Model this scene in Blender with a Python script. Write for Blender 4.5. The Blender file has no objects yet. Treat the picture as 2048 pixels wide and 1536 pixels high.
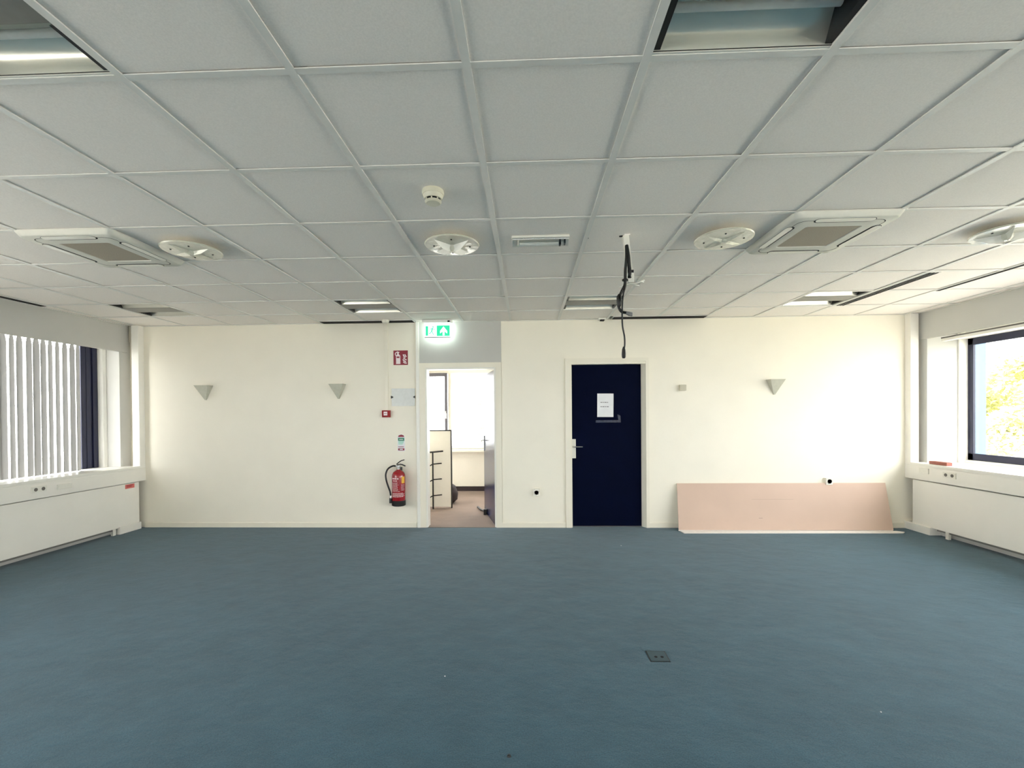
import bpy, math, random
from mathutils import Vector, Matrix
random.seed(7)
C = bpy.context.scene.collection
PI = math.pi

# ------------------------------------------------------------------ camera, world, exposure
SC = bpy.context.scene
SC.view_settings.view_transform = 'Standard'
SC.view_settings.look = 'None'
SC.view_settings.gamma = 1.0
SC.view_settings.use_curve_mapping = False
SC.view_settings.exposure = 0.33
SC.cycles.use_denoising = True
SC.cycles.max_bounces = 14
SC.cycles.diffuse_bounces = 8
SC.cycles.transparent_max_bounces = 12
SC.cycles.sample_clamp_indirect = 8.0
SC.cycles.caustics_reflective = False
SC.cycles.caustics_refractive = False

F, CX, CY = 897.24, 1021.2, 836.16
YAW, PITCH, ROLL = .0360, -.0078, -.0081
CAM = (.1939, -1.5162, 1.4252)
cd = bpy.data.cameras.new('camera'); cam = bpy.data.objects.new('camera', cd); C.objects.link(cam)
fwd = Vector((-math.sin(YAW)*math.cos(PITCH), math.cos(YAW)*math.cos(PITCH), math.sin(PITCH)))
rt = Vector((math.cos(YAW), math.sin(YAW), 0)); up = rt.cross(fwd)
r2 = math.cos(ROLL)*rt + math.sin(ROLL)*up
u2 = -math.sin(ROLL)*rt + math.cos(ROLL)*up
m = Matrix((r2, u2, -fwd)).transposed().to_4x4(); m.translation = Vector(CAM)
cam.matrix_world = m
cd.sensor_width = 36.0; cd.lens = F/2048*36.0
cd.shift_x = (1024-CX)/2048; cd.shift_y = (CY-768)/2048
cd.clip_start = .02; cd.clip_end = 300
SC.camera = cam

SKY = 9.0
w = bpy.data.worlds.new('overcast_sky'); SC.world = w; w.use_nodes = True
bg = w.node_tree.nodes['Background']
bg.inputs['Color'].default_value = (1.0, .985, .985, 1); bg.inputs['Strength'].default_value = SKY

H = 2.604; W = 4.135; REAR = -8.0; SLAB = 2.95; T = .6

# ------------------------------------------------------------------ materials
def lin(c):
    return tuple(((v/255)/12.92 if v/255 <= .04045 else ((v/255+.055)/1.055)**2.4) for v in c)
def mat(name, rgb, rough=.55, metal=0.0, var=.04, scale=30, bump=0.0, bscale=200, bdist=.002, spec=.5, sheen=0, coat=0, emit=None, estr=0):
    m = bpy.data.materials.new(name); m.use_nodes = True
    nt = m.node_tree; b = nt.nodes['Principled BSDF']
    c = lin(rgb)
    g = nt.nodes.new('ShaderNodeNewGeometry')
    n = nt.nodes.new('ShaderNodeTexNoise'); n.inputs['Scale'].default_value = scale; n.inputs['Detail'].default_value = 4
    nt.links.new(g.outputs['Position'], n.inputs['Vector'])
    r = nt.nodes.new('ShaderNodeValToRGB')
    r.color_ramp.elements[0].position = .3; r.color_ramp.elements[1].position = .7
    r.color_ramp.elements[0].color = tuple(v*(1-var) for v in c)+(1,)
    r.color_ramp.elements[1].color = tuple(min(1, v*(1+var)) for v in c)+(1,)
    nt.links.new(n.outputs['Fac'], r.inputs['Fac']); nt.links.new(r.outputs['Color'], b.inputs['Base Color'])
    b.inputs['Roughness'].default_value = rough; b.inputs['Metallic'].default_value = metal
    b.inputs['Specular IOR Level'].default_value = spec
    if sheen: b.inputs['Sheen Weight'].default_value = sheen; b.inputs['Sheen Roughness'].default_value = .5
    if coat: b.inputs['Coat Weight'].default_value = coat; b.inputs['Coat Roughness'].default_value = .08
    if emit: b.inputs['Emission Color'].default_value = lin(emit)+(1,); b.inputs['Emission Strength'].default_value = estr
    if bump:
        n2 = nt.nodes.new('ShaderNodeTexNoise'); n2.inputs['Scale'].default_value = bscale; n2.inputs['Detail'].default_value = 3
        nt.links.new(g.outputs['Position'], n2.inputs['Vector'])
        bp = nt.nodes.new('ShaderNodeBump'); bp.inputs['Strength'].default_value = bump; bp.inputs['Distance'].default_value = bdist
        nt.links.new(n2.outputs['Fac'], bp.inputs['Height']); nt.links.new(bp.outputs['Normal'], b.inputs['Normal'])
    return m
def glass_mat(name, tint=(1, 1, 1), gloss=.06, rough=0.0):
    m = bpy.data.materials.new(name); m.use_nodes = True; nt = m.node_tree; nt.nodes.clear()
    o = nt.nodes.new('ShaderNodeOutputMaterial'); mx = nt.nodes.new('ShaderNodeMixShader')
    t = nt.nodes.new('ShaderNodeBsdfTransparent'); gl = nt.nodes.new('ShaderNodeBsdfGlossy')
    t.inputs['Color'].default_value = tint+(1,); gl.inputs['Roughness'].default_value = rough
    mx.inputs['Fac'].default_value = gloss
    nt.links.new(t.outputs[0], mx.inputs[1]); nt.links.new(gl.outputs[0], mx.inputs[2]); nt.links.new(mx.outputs[0], o.inputs['Surface'])
    return m
def fabric_mat(name, rgb, trans=.35):
    m = bpy.data.materials.new(name); m.use_nodes = True; nt = m.node_tree; nt.nodes.clear()
    o = nt.nodes.new('ShaderNodeOutputMaterial'); mx = nt.nodes.new('ShaderNodeMixShader')
    d = nt.nodes.new('ShaderNodeBsdfDiffuse'); t = nt.nodes.new('ShaderNodeBsdfTranslucent')
    n = nt.nodes.new('ShaderNodeTexNoise'); n.inputs['Scale'].default_value = 120
    r = nt.nodes.new('ShaderNodeValToRGB'); c = lin(rgb)
    r.color_ramp.elements[0].color = tuple(v*.9 for v in c)+(1,); r.color_ramp.elements[1].color = c+(1,)
    nt.links.new(n.outputs['Fac'], r.inputs['Fac'])
    for s in (d, t): nt.links.new(r.outputs['Color'], s.inputs['Color'])
    mx.inputs['Fac'].default_value = trans
    nt.links.new(d.outputs[0], mx.inputs[1]); nt.links.new(t.outputs[0], mx.inputs[2]); nt.links.new(mx.outputs[0], o.inputs['Surface'])
    return m
def carpet_mat(name, rgb, dents=True):
    m = bpy.data.materials.new(name); m.use_nodes = True; nt = m.node_tree; b = nt.nodes['Principled BSDF']; c = lin(rgb)
    L = nt.links.new
    g = nt.nodes.new('ShaderNodeNewGeometry')
    def noise(s, d=4, rough=.6, stretch=None):
        n = nt.nodes.new('ShaderNodeTexNoise'); n.inputs['Scale'].default_value = s; n.inputs['Detail'].default_value = d; n.inputs['Roughness'].default_value = rough
        if stretch:
            mp = nt.nodes.new('ShaderNodeMapping'); mp.inputs['Scale'].default_value = stretch; mp.inputs['Rotation'].default_value = (0, 0, .5)
            L(g.outputs['Position'], mp.inputs['Vector']); L(mp.outputs['Vector'], n.inputs['Vector'])
        else: L(g.outputs['Position'], n.inputs['Vector'])
        return n
    def mul(a, bb):
        x = nt.nodes.new('ShaderNodeMath'); x.operation = 'MULTIPLY'; L(a, x.inputs[0]); L(bb, x.inputs[1]); return x.outputs[0]
    def rng(a, lo, hi, f0=.3, f1=.7):
        x = nt.nodes.new('ShaderNodeMapRange'); x.inputs['From Min'].default_value = f0; x.inputs['From Max'].default_value = f1
        x.inputs['To Min'].default_value = lo; x.inputs['To Max'].default_value = hi; L(a, x.inputs['Value']); return x.outputs[0]
    pile = noise(170, 4, .75); wide = noise(1.1, 3); mid = noise(5, 5, .65, (1, 1.35, 1))
    f = mul(mul(rng(pile.outputs['Fac'], .62, 1.38), rng(wide.outputs['Fac'], .92, 1.08)), rng(mid.outputs['Fac'], .90, 1.09))
    mixc = nt.nodes.new('ShaderNodeVectorMath'); mixc.operation = 'SCALE'; mixc.inputs[0].default_value = c; L(f, mixc.inputs['Scale'])
    L(mixc.outputs[0], b.inputs['Base Color'])
    b.inputs['Roughness'].default_value = .9; b.inputs['Specular IOR Level'].default_value = .2
    b.inputs['Sheen Weight'].default_value = .2; b.inputs['Sheen Roughness'].default_value = .45
    bp = nt.nodes.new('ShaderNodeBump'); bp.inputs['Strength'].default_value = .55; bp.inputs['Distance'].default_value = .004
    L(pile.outputs['Fac'], bp.inputs['Height'])
    if dents:
        b2 = nt.nodes.new('ShaderNodeBump'); b2.inputs['Strength'].default_value = .3; b2.inputs['Distance'].default_value = .03
        L(mid.outputs['Fac'], b2.inputs['Height']); L(b2.outputs['Normal'], bp.inputs['Normal'])
    L(bp.outputs['Normal'], b.inputs['Normal'])
    return m

M = {}
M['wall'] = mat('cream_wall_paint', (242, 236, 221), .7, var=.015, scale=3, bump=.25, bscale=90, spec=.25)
M['white_paint'] = mat('off_white_paint', (240, 237, 229), .45, var=.015, scale=4)
M['grey_panel'] = mat('pale_grey_panel', (190, 189, 184), .5, var=.015, scale=4)
M['holder'] = mat('whitish_plastic', (214, 216, 213), .3)
M['socket_grey'] = mat('socket_grey', (104, 101, 96), .5)
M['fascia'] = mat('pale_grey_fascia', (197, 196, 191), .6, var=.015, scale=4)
M['trim'] = mat('cream_trim_paint', (236, 230, 214), .4, var=.015, scale=4)
M['gloss_white'] = mat('gloss_white_paint', (236, 234, 226), .3, var=.01)
M['tile'] = mat('mineral_fibre_tile', (248, 242, 236), .9, var=.04, scale=160, bump=.3, bscale=400, bdist=.001, spec=.1)
M['grid'] = mat('white_grid_metal', (232, 230, 225), .4, var=.02)
M['slab'] = mat('dark_concrete', (70, 68, 66), .9)
M['carpet'] = carpet_mat('teal_carpet', (53, 86, 101))
M['brown_carpet'] = carpet_mat('brown_carpet', (122, 102, 90), False)
M['navy'] = mat('navy_door_paint', (3, 9, 33), .6, var=.12, scale=5, spec=.04)
M['navy_frame'] = mat('navy_frame_paint', (24, 28, 56), .4, var=.05)
M['navy_gloss'] = mat('navy_gloss_paint', (14, 26, 66), .22, var=.05, spec=.6)
M['skyblue'] = mat('pale_blue_cladding', (92, 128, 165), .5, var=.04)
M['black'] = mat('black_plastic', (6, 6, 7), .45, var=.1)
M['void'] = mat('matt_black', (6, 6, 6), .9, var=.1)
M['chrome'] = mat('brushed_metal', (205, 205, 205), .25, 1.0, var=.02)
M['alu'] = mat('satin_reflector', (250, 247, 234), .22, .5, var=.03, scale=8)
M['mid_grey'] = mat('mid_grey_metal', (128, 127, 122), .35, .2)
M['sconce'] = mat('grey_cream_plaster', (196, 194, 178), .7)
M['dark_end'] = mat('dark_end_plate', (40, 40, 42), .4, .5)
M['white_plastic'] = mat('white_plastic', (230, 228, 218), .35, var=.02)
M['beige_plastic'] = mat('beige_plastic', (192, 186, 166), .4, var=.03)
M['matte_white'] = mat('matte_white_plastic', (222, 220, 210), .65, var=.02, spec=.2)
M['cream_plastic'] = mat('cream_plastic', (216, 212, 192), .4, var=.03)
M['disc_plastic'] = mat('yellowed_plastic', (214, 212, 196), .15, var=.06, scale=25, spec=.8, bump=.5, bscale=28, bdist=.012, coat=.5)
M['grille'] = mat('beige_grille', (168, 158, 142), .8, var=.12, scale=220, bump=.5, bscale=300)
M['red'] = mat('extinguisher_red', (150, 8, 24), .2, var=.05, coat=.6)
M['matte_red'] = mat('matte_red_plastic', (140, 24, 28), .5, var=.05, spec=.2)
M['sign_red'] = mat('sign_red', (138, 14, 42), .4, var=.06)
M['sign_pink'] = mat('sign_white', (238, 222, 224), .4)
M['yellow'] = mat('label_yellow', (240, 180, 60), .4)
M['green'] = mat('label_green', (22, 120, 88), .4)
M['teal'] = mat('label_teal', (130, 205, 180), .4)
M['print'] = mat('label_print', (232, 200, 204), .45, var=.2, scale=300)
M['paper'] = mat('white_paper', (232, 232, 234), .7, var=.04, scale=9, bump=.3, bscale=14, bdist=.01)
M['ink'] = mat('grey_ink', (120, 120, 122), .8, var=.2, scale=200)
M['tape'] = mat('tape_residue', (38, 46, 72), .25, var=.3, scale=30)
M['board'] = mat('pinkish_hardboard', (203, 177, 160), .6, var=.04, scale=2.5, bump=.05, spec=.3)
M['board_white'] = mat('white_board_edge', (238, 234, 228), .5)
M['brick'] = mat('red_brown_block', (150, 92, 80), .7, var=.15, scale=40)
M['fabric'] = fabric_mat('grey_blind_fabric', (158, 157, 155), .1)
M['glass'] = glass_mat('window_glass', (.97, .985, .98), .05)
M['clear'] = glass_mat('clear_plastic', (.9, .92, .92), .16, .08)
M['far_frame'] = mat('grey_window_frame', (84, 82, 92), .4)
M['leaf'] = mat('yellow_green_leaf', (196, 196, 124), .6, var=.35, scale=1.0)
M['bark'] = mat('grey_bark', (110, 98, 84), .9)
M['ground'] = mat('pale_bounce_ground', (210, 206, 196), .9)
M['exit_white'] = mat('lit_white_panel', (240, 250, 246), .4, emit=(240, 255, 250), estr=1.1)
M['exit_lamp'] = mat('exit_lamp', (240, 250, 246), .4, emit=(235, 255, 248), estr=6.5)
M['exit_green'] = mat('lit_green_panel', (20, 150, 110), .4, emit=(40, 225, 165), estr=.75)
M['floor_lid'] = mat('grey_floor_lid', (50, 74, 84), .6)
M['tube'] = mat('unlit_tube', (236, 236, 230), .3)
M['dark_bag'] = mat('dark_brown_cloth', (46, 36, 40), .8)

# ------------------------------------------------------------------ mesh builder
class MB:
    def __init__(s, off=(0, 0, 0)): s.v = []; s.f = []; s.o = Vector(off)
    def add(s, vs, fs):
        k = len(s.v); s.v += [Vector(p)-s.o for p in vs]; s.f += [tuple(i+k for i in f) for f in fs]; return s
    def box(s, x0, y0, z0, x1, y1, z1):
        x0, x1 = sorted((x0, x1)); y0, y1 = sorted((y0, y1)); z0, z1 = sorted((z0, z1))
        return s.add([(x0, y0, z0), (x1, y0, z0), (x1, y1, z0), (x0, y1, z0), (x0, y0, z1), (x1, y0, z1), (x1, y1, z1), (x0, y1, z1)],
                     [(0, 3, 2, 1), (4, 5, 6, 7), (0, 1, 5, 4), (1, 2, 6, 5), (2, 3, 7, 6), (3, 0, 4, 7)])
    def prism(s, pts, axis, a, b):
        n = len(pts)
        def P(p, t):
            return {'x': (t, p[0], p[1]), 'y': (p[0], t, p[1]), 'z': (p[0], p[1], t)}[axis]
        vs = [P(p, a) for p in pts]+[P(p, b) for p in pts]
        fs = [tuple(range(n-1, -1, -1)), tuple(range(n, 2*n))]+[(i, (i+1) % n, n+(i+1) % n, n+i) for i in range(n)]
        return s.add(vs, fs)
    def loft(s, rings, cap=True, close=True):
        n = len(rings[0]); vs = [p for r in rings for p in r]; fs = []
        for k in range(len(rings)-1):
            for i in range(n if close else n-1):
                j = (i+1) % n; fs.append((k*n+i, k*n+j, (k+1)*n+j, (k+1)*n+i))
        if cap: fs += [tuple(range(n-1, -1, -1)), tuple(range((len(rings)-1)*n, len(rings)*n))]
        return s.add(vs, fs)
    def lathe(s, prof, c=(0, 0, 0), n=24, axis='z'):
        rings = []
        for r, t in prof:
            ring = []
            for i in range(n):
                a = 2*PI*i/n; x, y = r*math.cos(a), r*math.sin(a)
                p = {'z': (x, y, t), 'y': (x, t, -y), 'x': (t, x, y)}[axis]
                ring.append((p[0]+c[0], p[1]+c[1], p[2]+c[2]))
            rings.append(ring)
        return s.loft(rings)
    def tube(s, pts, r, n=8):
        pts = [Vector(p) for p in pts]; rings = []; prev = None
        for i, p in enumerate(pts):
            d = (pts[min(i+1, len(pts)-1)]-pts[max(i-1, 0)]).normalized()
            if prev is None: prev = Vector((0, 0, 1)) if abs(d.z) < .9 else Vector((1, 0, 0))
            a = (prev-d*prev.dot(d)).normalized(); b = d.cross(a); prev = a
            rr = r[i] if isinstance(r, (list, tuple)) else r
            rings.append([p+a*rr*math.cos(2*PI*k/n)+b*rr*math.sin(2*PI*k/n) for k in range(n)])
        return s.loft(rings)
    def cyl_patch(s, c, r, a0, a1, z0, z1, th=.0006, n=6):
        vs = []; 
        for z in (z0, z1):
            for i in range(n+1):
                a = math.radians(a0+(a1-a0)*i/n); vs.append((c[0]+(r+th)*math.cos(a), c[1]+(r+th)*math.sin(a), c[2]+z))
        return s.add(vs, [(i, i+1, n+2+i, n+1+i) for i in range(n)])
    def mesh(s, name):
        me = bpy.data.meshes.new(name); me.from_pydata([tuple(v) for v in s.v], [], s.f); me.validate(); me.update(); return me

def obj(name, mb, m, parent=None, smooth=False, bevel=0, label=None):
    me = mb.mesh(name); me.materials.append(M[m] if isinstance(m, str) else m)
    import bmesh
    bm = bmesh.new(); bm.from_mesh(me); bmesh.ops.recalc_face_normals(bm, faces=bm.faces)
    if bevel: bmesh.ops.bevel(bm, geom=list(bm.edges), offset=bevel, segments=2, profile=.6, affect='EDGES', clamp_overlap=True)
    bm.to_mesh(me); bm.free()
    if smooth:
        for p in me.polygons: p.use_smooth = True
        me.set_sharp_from_angle(angle=math.radians(40))
    o = bpy.data.objects.new(name, me); C.objects.link(o)
    if parent: o.parent = parent
    if label: o['label'] = label
    return o
def tag(o, label, cat, group=None):
    o['label'] = label; o['category'] = cat
    if group: o['group'] = group
    return o
def thing(name, label, cat, loc=(0, 0, 0), rotz=0, group=None):
    o = bpy.data.objects.new(name, None); C.objects.link(o); o.empty_display_size = .1
    o.location = loc; o.rotation_euler = (0, 0, rotz); return tag(o, label, cat, group)
def root_struct(name, loc=(0, 0, 0)):
    o = bpy.data.objects.new(name, None); C.objects.link(o); o.location = loc; o['kind'] = 'structure'; return o
def struct(name, mb, m, **k):
    o = obj(name, mb, m, **k); o['kind'] = 'structure'; return o
def dup(root, loc, rotz=0, label=None):
    r = root.copy(); C.objects.link(r); r.location = loc; r.rotation_euler = (0, 0, rotz)
    if label: r['label'] = label
    for ch in list(root.children):
        c = ch.copy(); C.objects.link(c); c.parent = r
        for g in list(ch.children):
            d = g.copy(); C.objects.link(d); d.parent = c
    return r
def arc(cx, cy, r, a0, a1, n):
    return [(cx+r*math.cos(math.radians(a0+(a1-a0)*i/n)), cy+r*math.sin(math.radians(a0+(a1-a0)*i/n))) for i in range(n+1)]
def smooth_path(p, k=6):
    out = []; P = [Vector(q) for q in p]
    for i in range(len(P)-1):
        a, b, c, d = P[max(i-1, 0)], P[i], P[i+1], P[min(i+2, len(P)-1)]
        for j in range(k):
            t = j/k
            out.append(.5*((2*b)+(c-a)*t+(2*a-5*b+4*c-d)*t*t+(3*b-a-3*c+d)*t**3))
    out.append(P[-1]); return out

# ------------------------------------------------------------------ room shell
struct('floor', MB().box(-5.3, REAR-.2, -.2, 5.5, W+.06, 0), 'carpet')
struct('floor_far', MB().box(-3.4, W+.06, -.2, 2.4, 7.1, 0), 'brown_carpet')
wb = MB()
for x0, x1, z0, z1 in ((-5.4, -1.165, 0, SLAB), (-1.165, -.122, H+.0, SLAB), (-.122, .70, 0, SLAB), (.70, 1.70, 2.10, SLAB), (1.70, 5.6, 0, SLAB)):
    wb.box(x0, W, z0, x1, W+.12, z1)
struct('wall_back', wb, 'wall')
struct('wall_rear', MB().box(-5.4, REAR-.15, 0, 5.6, REAR, 1.95).box(-5.4, REAR-.15, 2.35, 5.6, REAR, SLAB).box(-5.4, REAR-.15, 1.95, -4.4, REAR, 2.35).box(4.4, REAR-.15, 1.95, 5.6, REAR, 2.35), 'wall')
# right window wall
RW = MB()
RW.box(4.93, REAR, 0, 5.55, W, .80)                       # parapet
RW.box(4.935, REAR, 2.285, 4.965, 4.09, SLAB)             # bulkhead face
RW.box(4.965, REAR, 2.35, 5.55, W, SLAB)
RW.box(4.95, 3.99, .80, 5.55, W, 2.40)                    # pier in the corner
RW.box(4.95, REAR, .80, 5.55, -7.70, 2.40)
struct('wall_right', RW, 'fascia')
LW = MB()
LW.box(-4.90, REAR, 0, -5.19, W, .775); LW.box(-5.19, REAR, 0, -5.35, W, .72)
LW.box(-4.935, REAR, 2.26, -4.965, 4.09, SLAB)
LW.box(-4.965, REAR, 2.35, -5.19, W, SLAB); LW.box(-5.19, REAR, 2.43, -5.35, W, SLAB)
LW.box(-4.95, 3.98, .775, -5.35, W, 2.40)
LW.box(-4.95, REAR, .775, -5.35, -7.70, 2.40)
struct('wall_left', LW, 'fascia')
# next room
fw = MB()
fw.box(-3.4, 6.87, 0, 2.4, 7.1, .78); fw.box(-3.4, 6.87, 2.27, 2.4, 7.1, SLAB)
fw.box(-3.4, 6.87, .78, -2.7, 7.1, 2.27); fw.box(1.6, 6.87, .78, 2.4, 7.1, 2.27)
struct('wall_far', fw, 'gloss_white')
struct('wall_far_left', MB().box(-3.4, W+.12, 0, -3.25, 6.87, .78).box(-3.4, W+.12, 2.4, -3.25, 6.87, SLAB).box(-3.4, W+.12, .78, -3.25, 4.5, 2.4).box(-3.4, 6.6, .78, -3.25, 6.87, 2.4), 'gloss_white')
struct('wall_far_right', MB().box(2.25, W+.12, 0, 2.4, 6.87, SLAB), 'gloss_white')
struct('ceiling_far', MB().box(-3.4, W+.12, 2.62, 2.4, 6.87, 2.7), 'gloss_white')
struct('baseboard_far', MB().box(-3.25, 6.845, 0, 2.25, 6.87, .085), 'dark_bag')

# baseboards on the back wall
def bboard(x0, x1):
    o = MB().prism([(W-.012, 0), (W, 0), (W, .062), (W-.006, .062), (W-.012, .056)], 'x', x0, x1)
    return struct('baseboard_back', o, 'trim')
bboard(-4.775, -1.212); bboard(-.126, .676); bboard(1.714, 4.90)

# ------------------------------------------------------------------ ceiling: slab, grid, tiles
ceil = struct('ceiling', MB().box(-5.4, REAR-.15, SLAB, 5.6, W+.12, SLAB+.15), 'slab')
JR = range(-7, 7)      # rows: row j spans Y 0.6j .. 0.6j+0.6, last one is cut at the wall
troffers = [(-7, 5), (-3, 5), (1, 5), (5, 5), (-7, -1), (-3, -1), (1, -1), (5, -1), (-7, -7), (-3, -7), (1, -7), (5, -7)]
cassettes = [(-5, 2), (3, 2)]
def tile_mesh(dx, dy):
    g = .0125
    b = MB(); b.box(g-.012, g-.012, .012, dx-g+.012, dy-g+.012, .022)
    b.loft([[(g, g, .012), (dx-g, g, .012), (dx-g, dy-g, .012), (g, dy-g, .012)], [(g, g, .006), (dx-g, g, .006), (dx-g, dy-g, .006), (g, dy-g, .006)]])
    me = b.mesh('ceiling_tile'); me.materials.append(M['tile']); return me
t_full = tile_mesh(T, T); t_last = tile_mesh(T, W-3.6); t_gap = tile_mesh(T, W-3.6-.15); t_bord = tile_mesh(.135, T); t_bl = tile_mesh(.135, W-3.6)
def put_tile(me, x, y, tilt=(0, 0)):
    o = bpy.data.objects.new('ceiling_tile', me); C.objects.link(o); o.parent = ceil
    o.location = (x, y, H+random.uniform(-.001, .0012)); o.rotation_euler = (tilt[0]+random.uniform(-.0012, .0012), tilt[1]+random.uniform(-.0012, .0012), 0)
for j in JR:
    for i in range(-8, 8):
        if (i, j) in troffers or (i, j) in cassettes: continue
        me = t_full if j < 6 else (t_gap if i in (-4, -3, 2, 3) else t_last)
        put_tile(me, i*T, j*T)
    for x in (-8*T-.135, 8*T): put_tile(t_bord if j < 6 else t_bl, x, j*T)
back_rows = MB()
for j in range(-14, -7):
    for i in range(-8, 8): back_rows.box(i*T+.0125, j*T+.0125, H+.006, (i+1)*T-.0125, min((j+1)*T, 9)-.0125, H+.02)
br_ = obj('rear_tiles', back_rows, 'tile', ceil); br_['kind'] = 'stuff'
def bar(name, b): obj(name, b, 'grid', ceil)
for i in range(-8, 9):
    b = MB().box(i*T-.0145, REAR, H-.001, i*T+.0145, W, H+.004); b.box(i*T-.002, REAR, H+.004, i*T+.002, W, H+.04)
    bar('grid_bar', b)
for j in range(-13, 7):
    b = MB().box(-4.935, j*T-.013, H-.0004, 4.935, j*T+.013, H+.0036); b.box(-4.935, j*T-.002, H+.0036, 4.935, j*T+.002, H+.04)
    bar('grid_bar', b)
for x in (-4.935, 4.915): bar('wall_angle', MB().box(x, REAR, H-.002, x+.02, 4.09, H+.003))
for x0, x1 in ((-4.935, -4*T), (-2*T, 2*T), (4*T, 4.935)): bar('wall_angle', MB().box(x0, W-.022, H-.002, x1, W, H+.003))

# ------------------------------------------------------------------ windows
def window(name, sgn, X, Y0, Y1, z0, z1, fr, first, nb, m_frame, ribs):
    root = root_struct(name, (X, (Y0+Y1)/2, z0))
    o = Vector(root.location); d = .028*sgn
    f = MB(o)
    f.box(X, Y1, z0, X+d, Y0, z0+fr); f.box(X, Y1, z1-fr, X+d, Y0, z1)
    f.box(X, Y1, z0, X+d, Y1+fr, z1); f.box(X, Y0-first, z0, X+d, Y0, z1)
    obj('frame', f, m_frame, root, bevel=.004)
    for a, b_, e in ribs: obj('frame_rib', MB(o).box(X-e*sgn, a, z0+.01, X, b_, z1-.01), m_frame, root, bevel=.003)
    edges = [Y0-first]+[Y0-(Y0-Y1)*k/nb for k in range(1, nb)]+[Y1+fr]
    for k in range(nb):
        a = edges[k]-(0 if k == 0 else .035); b_ = edges[k+1]+(.035 if k < nb-1 else 0)
        if k < nb-1: obj('mullion', MB(o).box(X, edges[k+1]-.035, z0+fr, X+d, edges[k+1]+.035, z1-fr), m_frame, root)
        obj('pane', MB(o).box(X+d*.45, b_, z0+fr, X+d*.45+.008*sgn, a, z1-fr), 'glass', root)
    return root, o
w1, o1 = window('window_1', 1, 5.40, 3.99, -7.70, .848, 2.274, .08, .08, 6, 'navy_frame', [])  # bays behind the camera are unseen, added for more daylight
obj('sill', MB(o1).box(4.80, REAR, .79, 5.41, 4.045, .815).box(4.80, REAR, .785, 4.82, 4.045, .79), 'gloss_white', w1, bevel=.003)
obj('sill_upstand', MB(o1).box(5.375, -7.70, .815, 5.42, 3.99, .848), 'white_paint', w1)
obj('lining', MB(o1).box(5.30, 3.972, .815, 5.40, 3.99, 2.35), 'white_paint', w1)
obj('head_lining', MB(o1).box(5.30, -7.70, 2.274, 5.43, 3.99, 2.35), 'white_paint', w1)
obj('outer_reveal', MB(o1).box(5.43, 3.985, .7, 5.62, 4.2, 2.5), 'skyblue', w1)
w2, o2 = window('window_2', -1, -5.20, 3.98, -7.70, .725, 2.425, .08, .25, 6, 'navy_frame', [(3.865, 3.925, .016), (3.79, 3.85, .006), (3.715, 3.775, .016)])  # unseen bays behind the camera likewise added to let in daylight
obj('sill', MB(o2).box(-4.75, REAR, .775, -5.21, 4.05, .805), 'gloss_white', w2, bevel=.003)
obj('lining', MB(o2).box(-5.12, 3.93, .805, -5.20, 3.98, 2.35), 'white_paint', w2)
w3 = root_struct('window_3', (-.55, 6.95, .78)); o3 = Vector(w3.location)
obj('frame', MB(o3).box(-2.7, 6.93, .78, 1.6, 7.0, .84).box(-2.7, 6.93, 2.21, 1.6, 7.0, 2.27).box(-2.7, 6.93, .84, -2.64, 7.0, 2.21).box(1.54, 6.93, .84, 1.6, 7.0, 2.21).box(-1.29, 6.93, .84, -1.23, 7.0, 2.21).box(.15, 6.93, .84, .21, 7.0, 2.21), 'gloss_white', w3)
for a, b_ in ((-2.64, -1.29), (-1.23, .15), (.21, 1.54)): obj('pane', MB(o3).box(a, 6.96, .84, b_, 6.968, 2.21), 'glass', w3)
s3 = obj('sash_frame', MB(o3).box(-2.6, 6.88, 2.155, -1.30, 6.93, 2.218).box(-2.6, 6.88, .85, -1.30, 6.93, .91).box(-1.348, 6.88, .91, -1.30, 6.93, 2.155).box(-2.6, 6.88, .91, -2.55, 6.93, 2.155), 'far_frame', w3, label='dark grey opening sash frame')
obj('handle', MB(o3).box(-1.338, 6.855, 1.36, -1.312, 6.88, 1.46).box(-1.333, 6.84, 1.39, -1.318, 6.855, 1.50), 'gloss_white', s3, label='white window handle')
obj('sill', MB(o3).box(-3.25, 6.70, .745, 2.25, 6.93, .78), 'gloss_white', w3)

w5 = root_struct('added_rear_window', (0, REAR-.1, .82)); o5 = Vector(w5.location)  # unseen strip window, added to light the room from behind the camera
fr5 = MB(o5).box(-4.4, REAR-.12, 1.95, 4.4, REAR-.06, 2.0).box(-4.4, REAR-.12, 2.30, 4.4, REAR-.06, 2.35)
for k in range(5): fr5.box(-4.4+2.19*k, REAR-.12, 2.0, -4.36+2.19*k, REAR-.06, 2.30)
obj('frame', fr5, 'navy_frame', w5)
for k in range(4): obj('pane', MB(o5).box(-4.36+2.19*k, REAR-.094, 2.0, -4.4+2.19*(k+1), REAR-.086, 2.30), 'glass', w5)
w4 = root_struct('added_side_window', (-3.33, 5.55, .78)); o4 = Vector(w4.location)  # unseen side window, added to brighten the next room
obj('frame', MB(o4).box(-3.36, 4.5, .78, -3.30, 6.6, .84).box(-3.36, 4.5, 2.34, -3.30, 6.6, 2.4).box(-3.36, 4.5, .84, -3.30, 4.56, 2.34).box(-3.36, 6.54, .84, -3.30, 6.6, 2.34), 'gloss_white', w4)
obj('pane', MB(o4).box(-3.334, 4.56, .84, -3.326, 6.54, 2.34), 'glass', w4)
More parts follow.
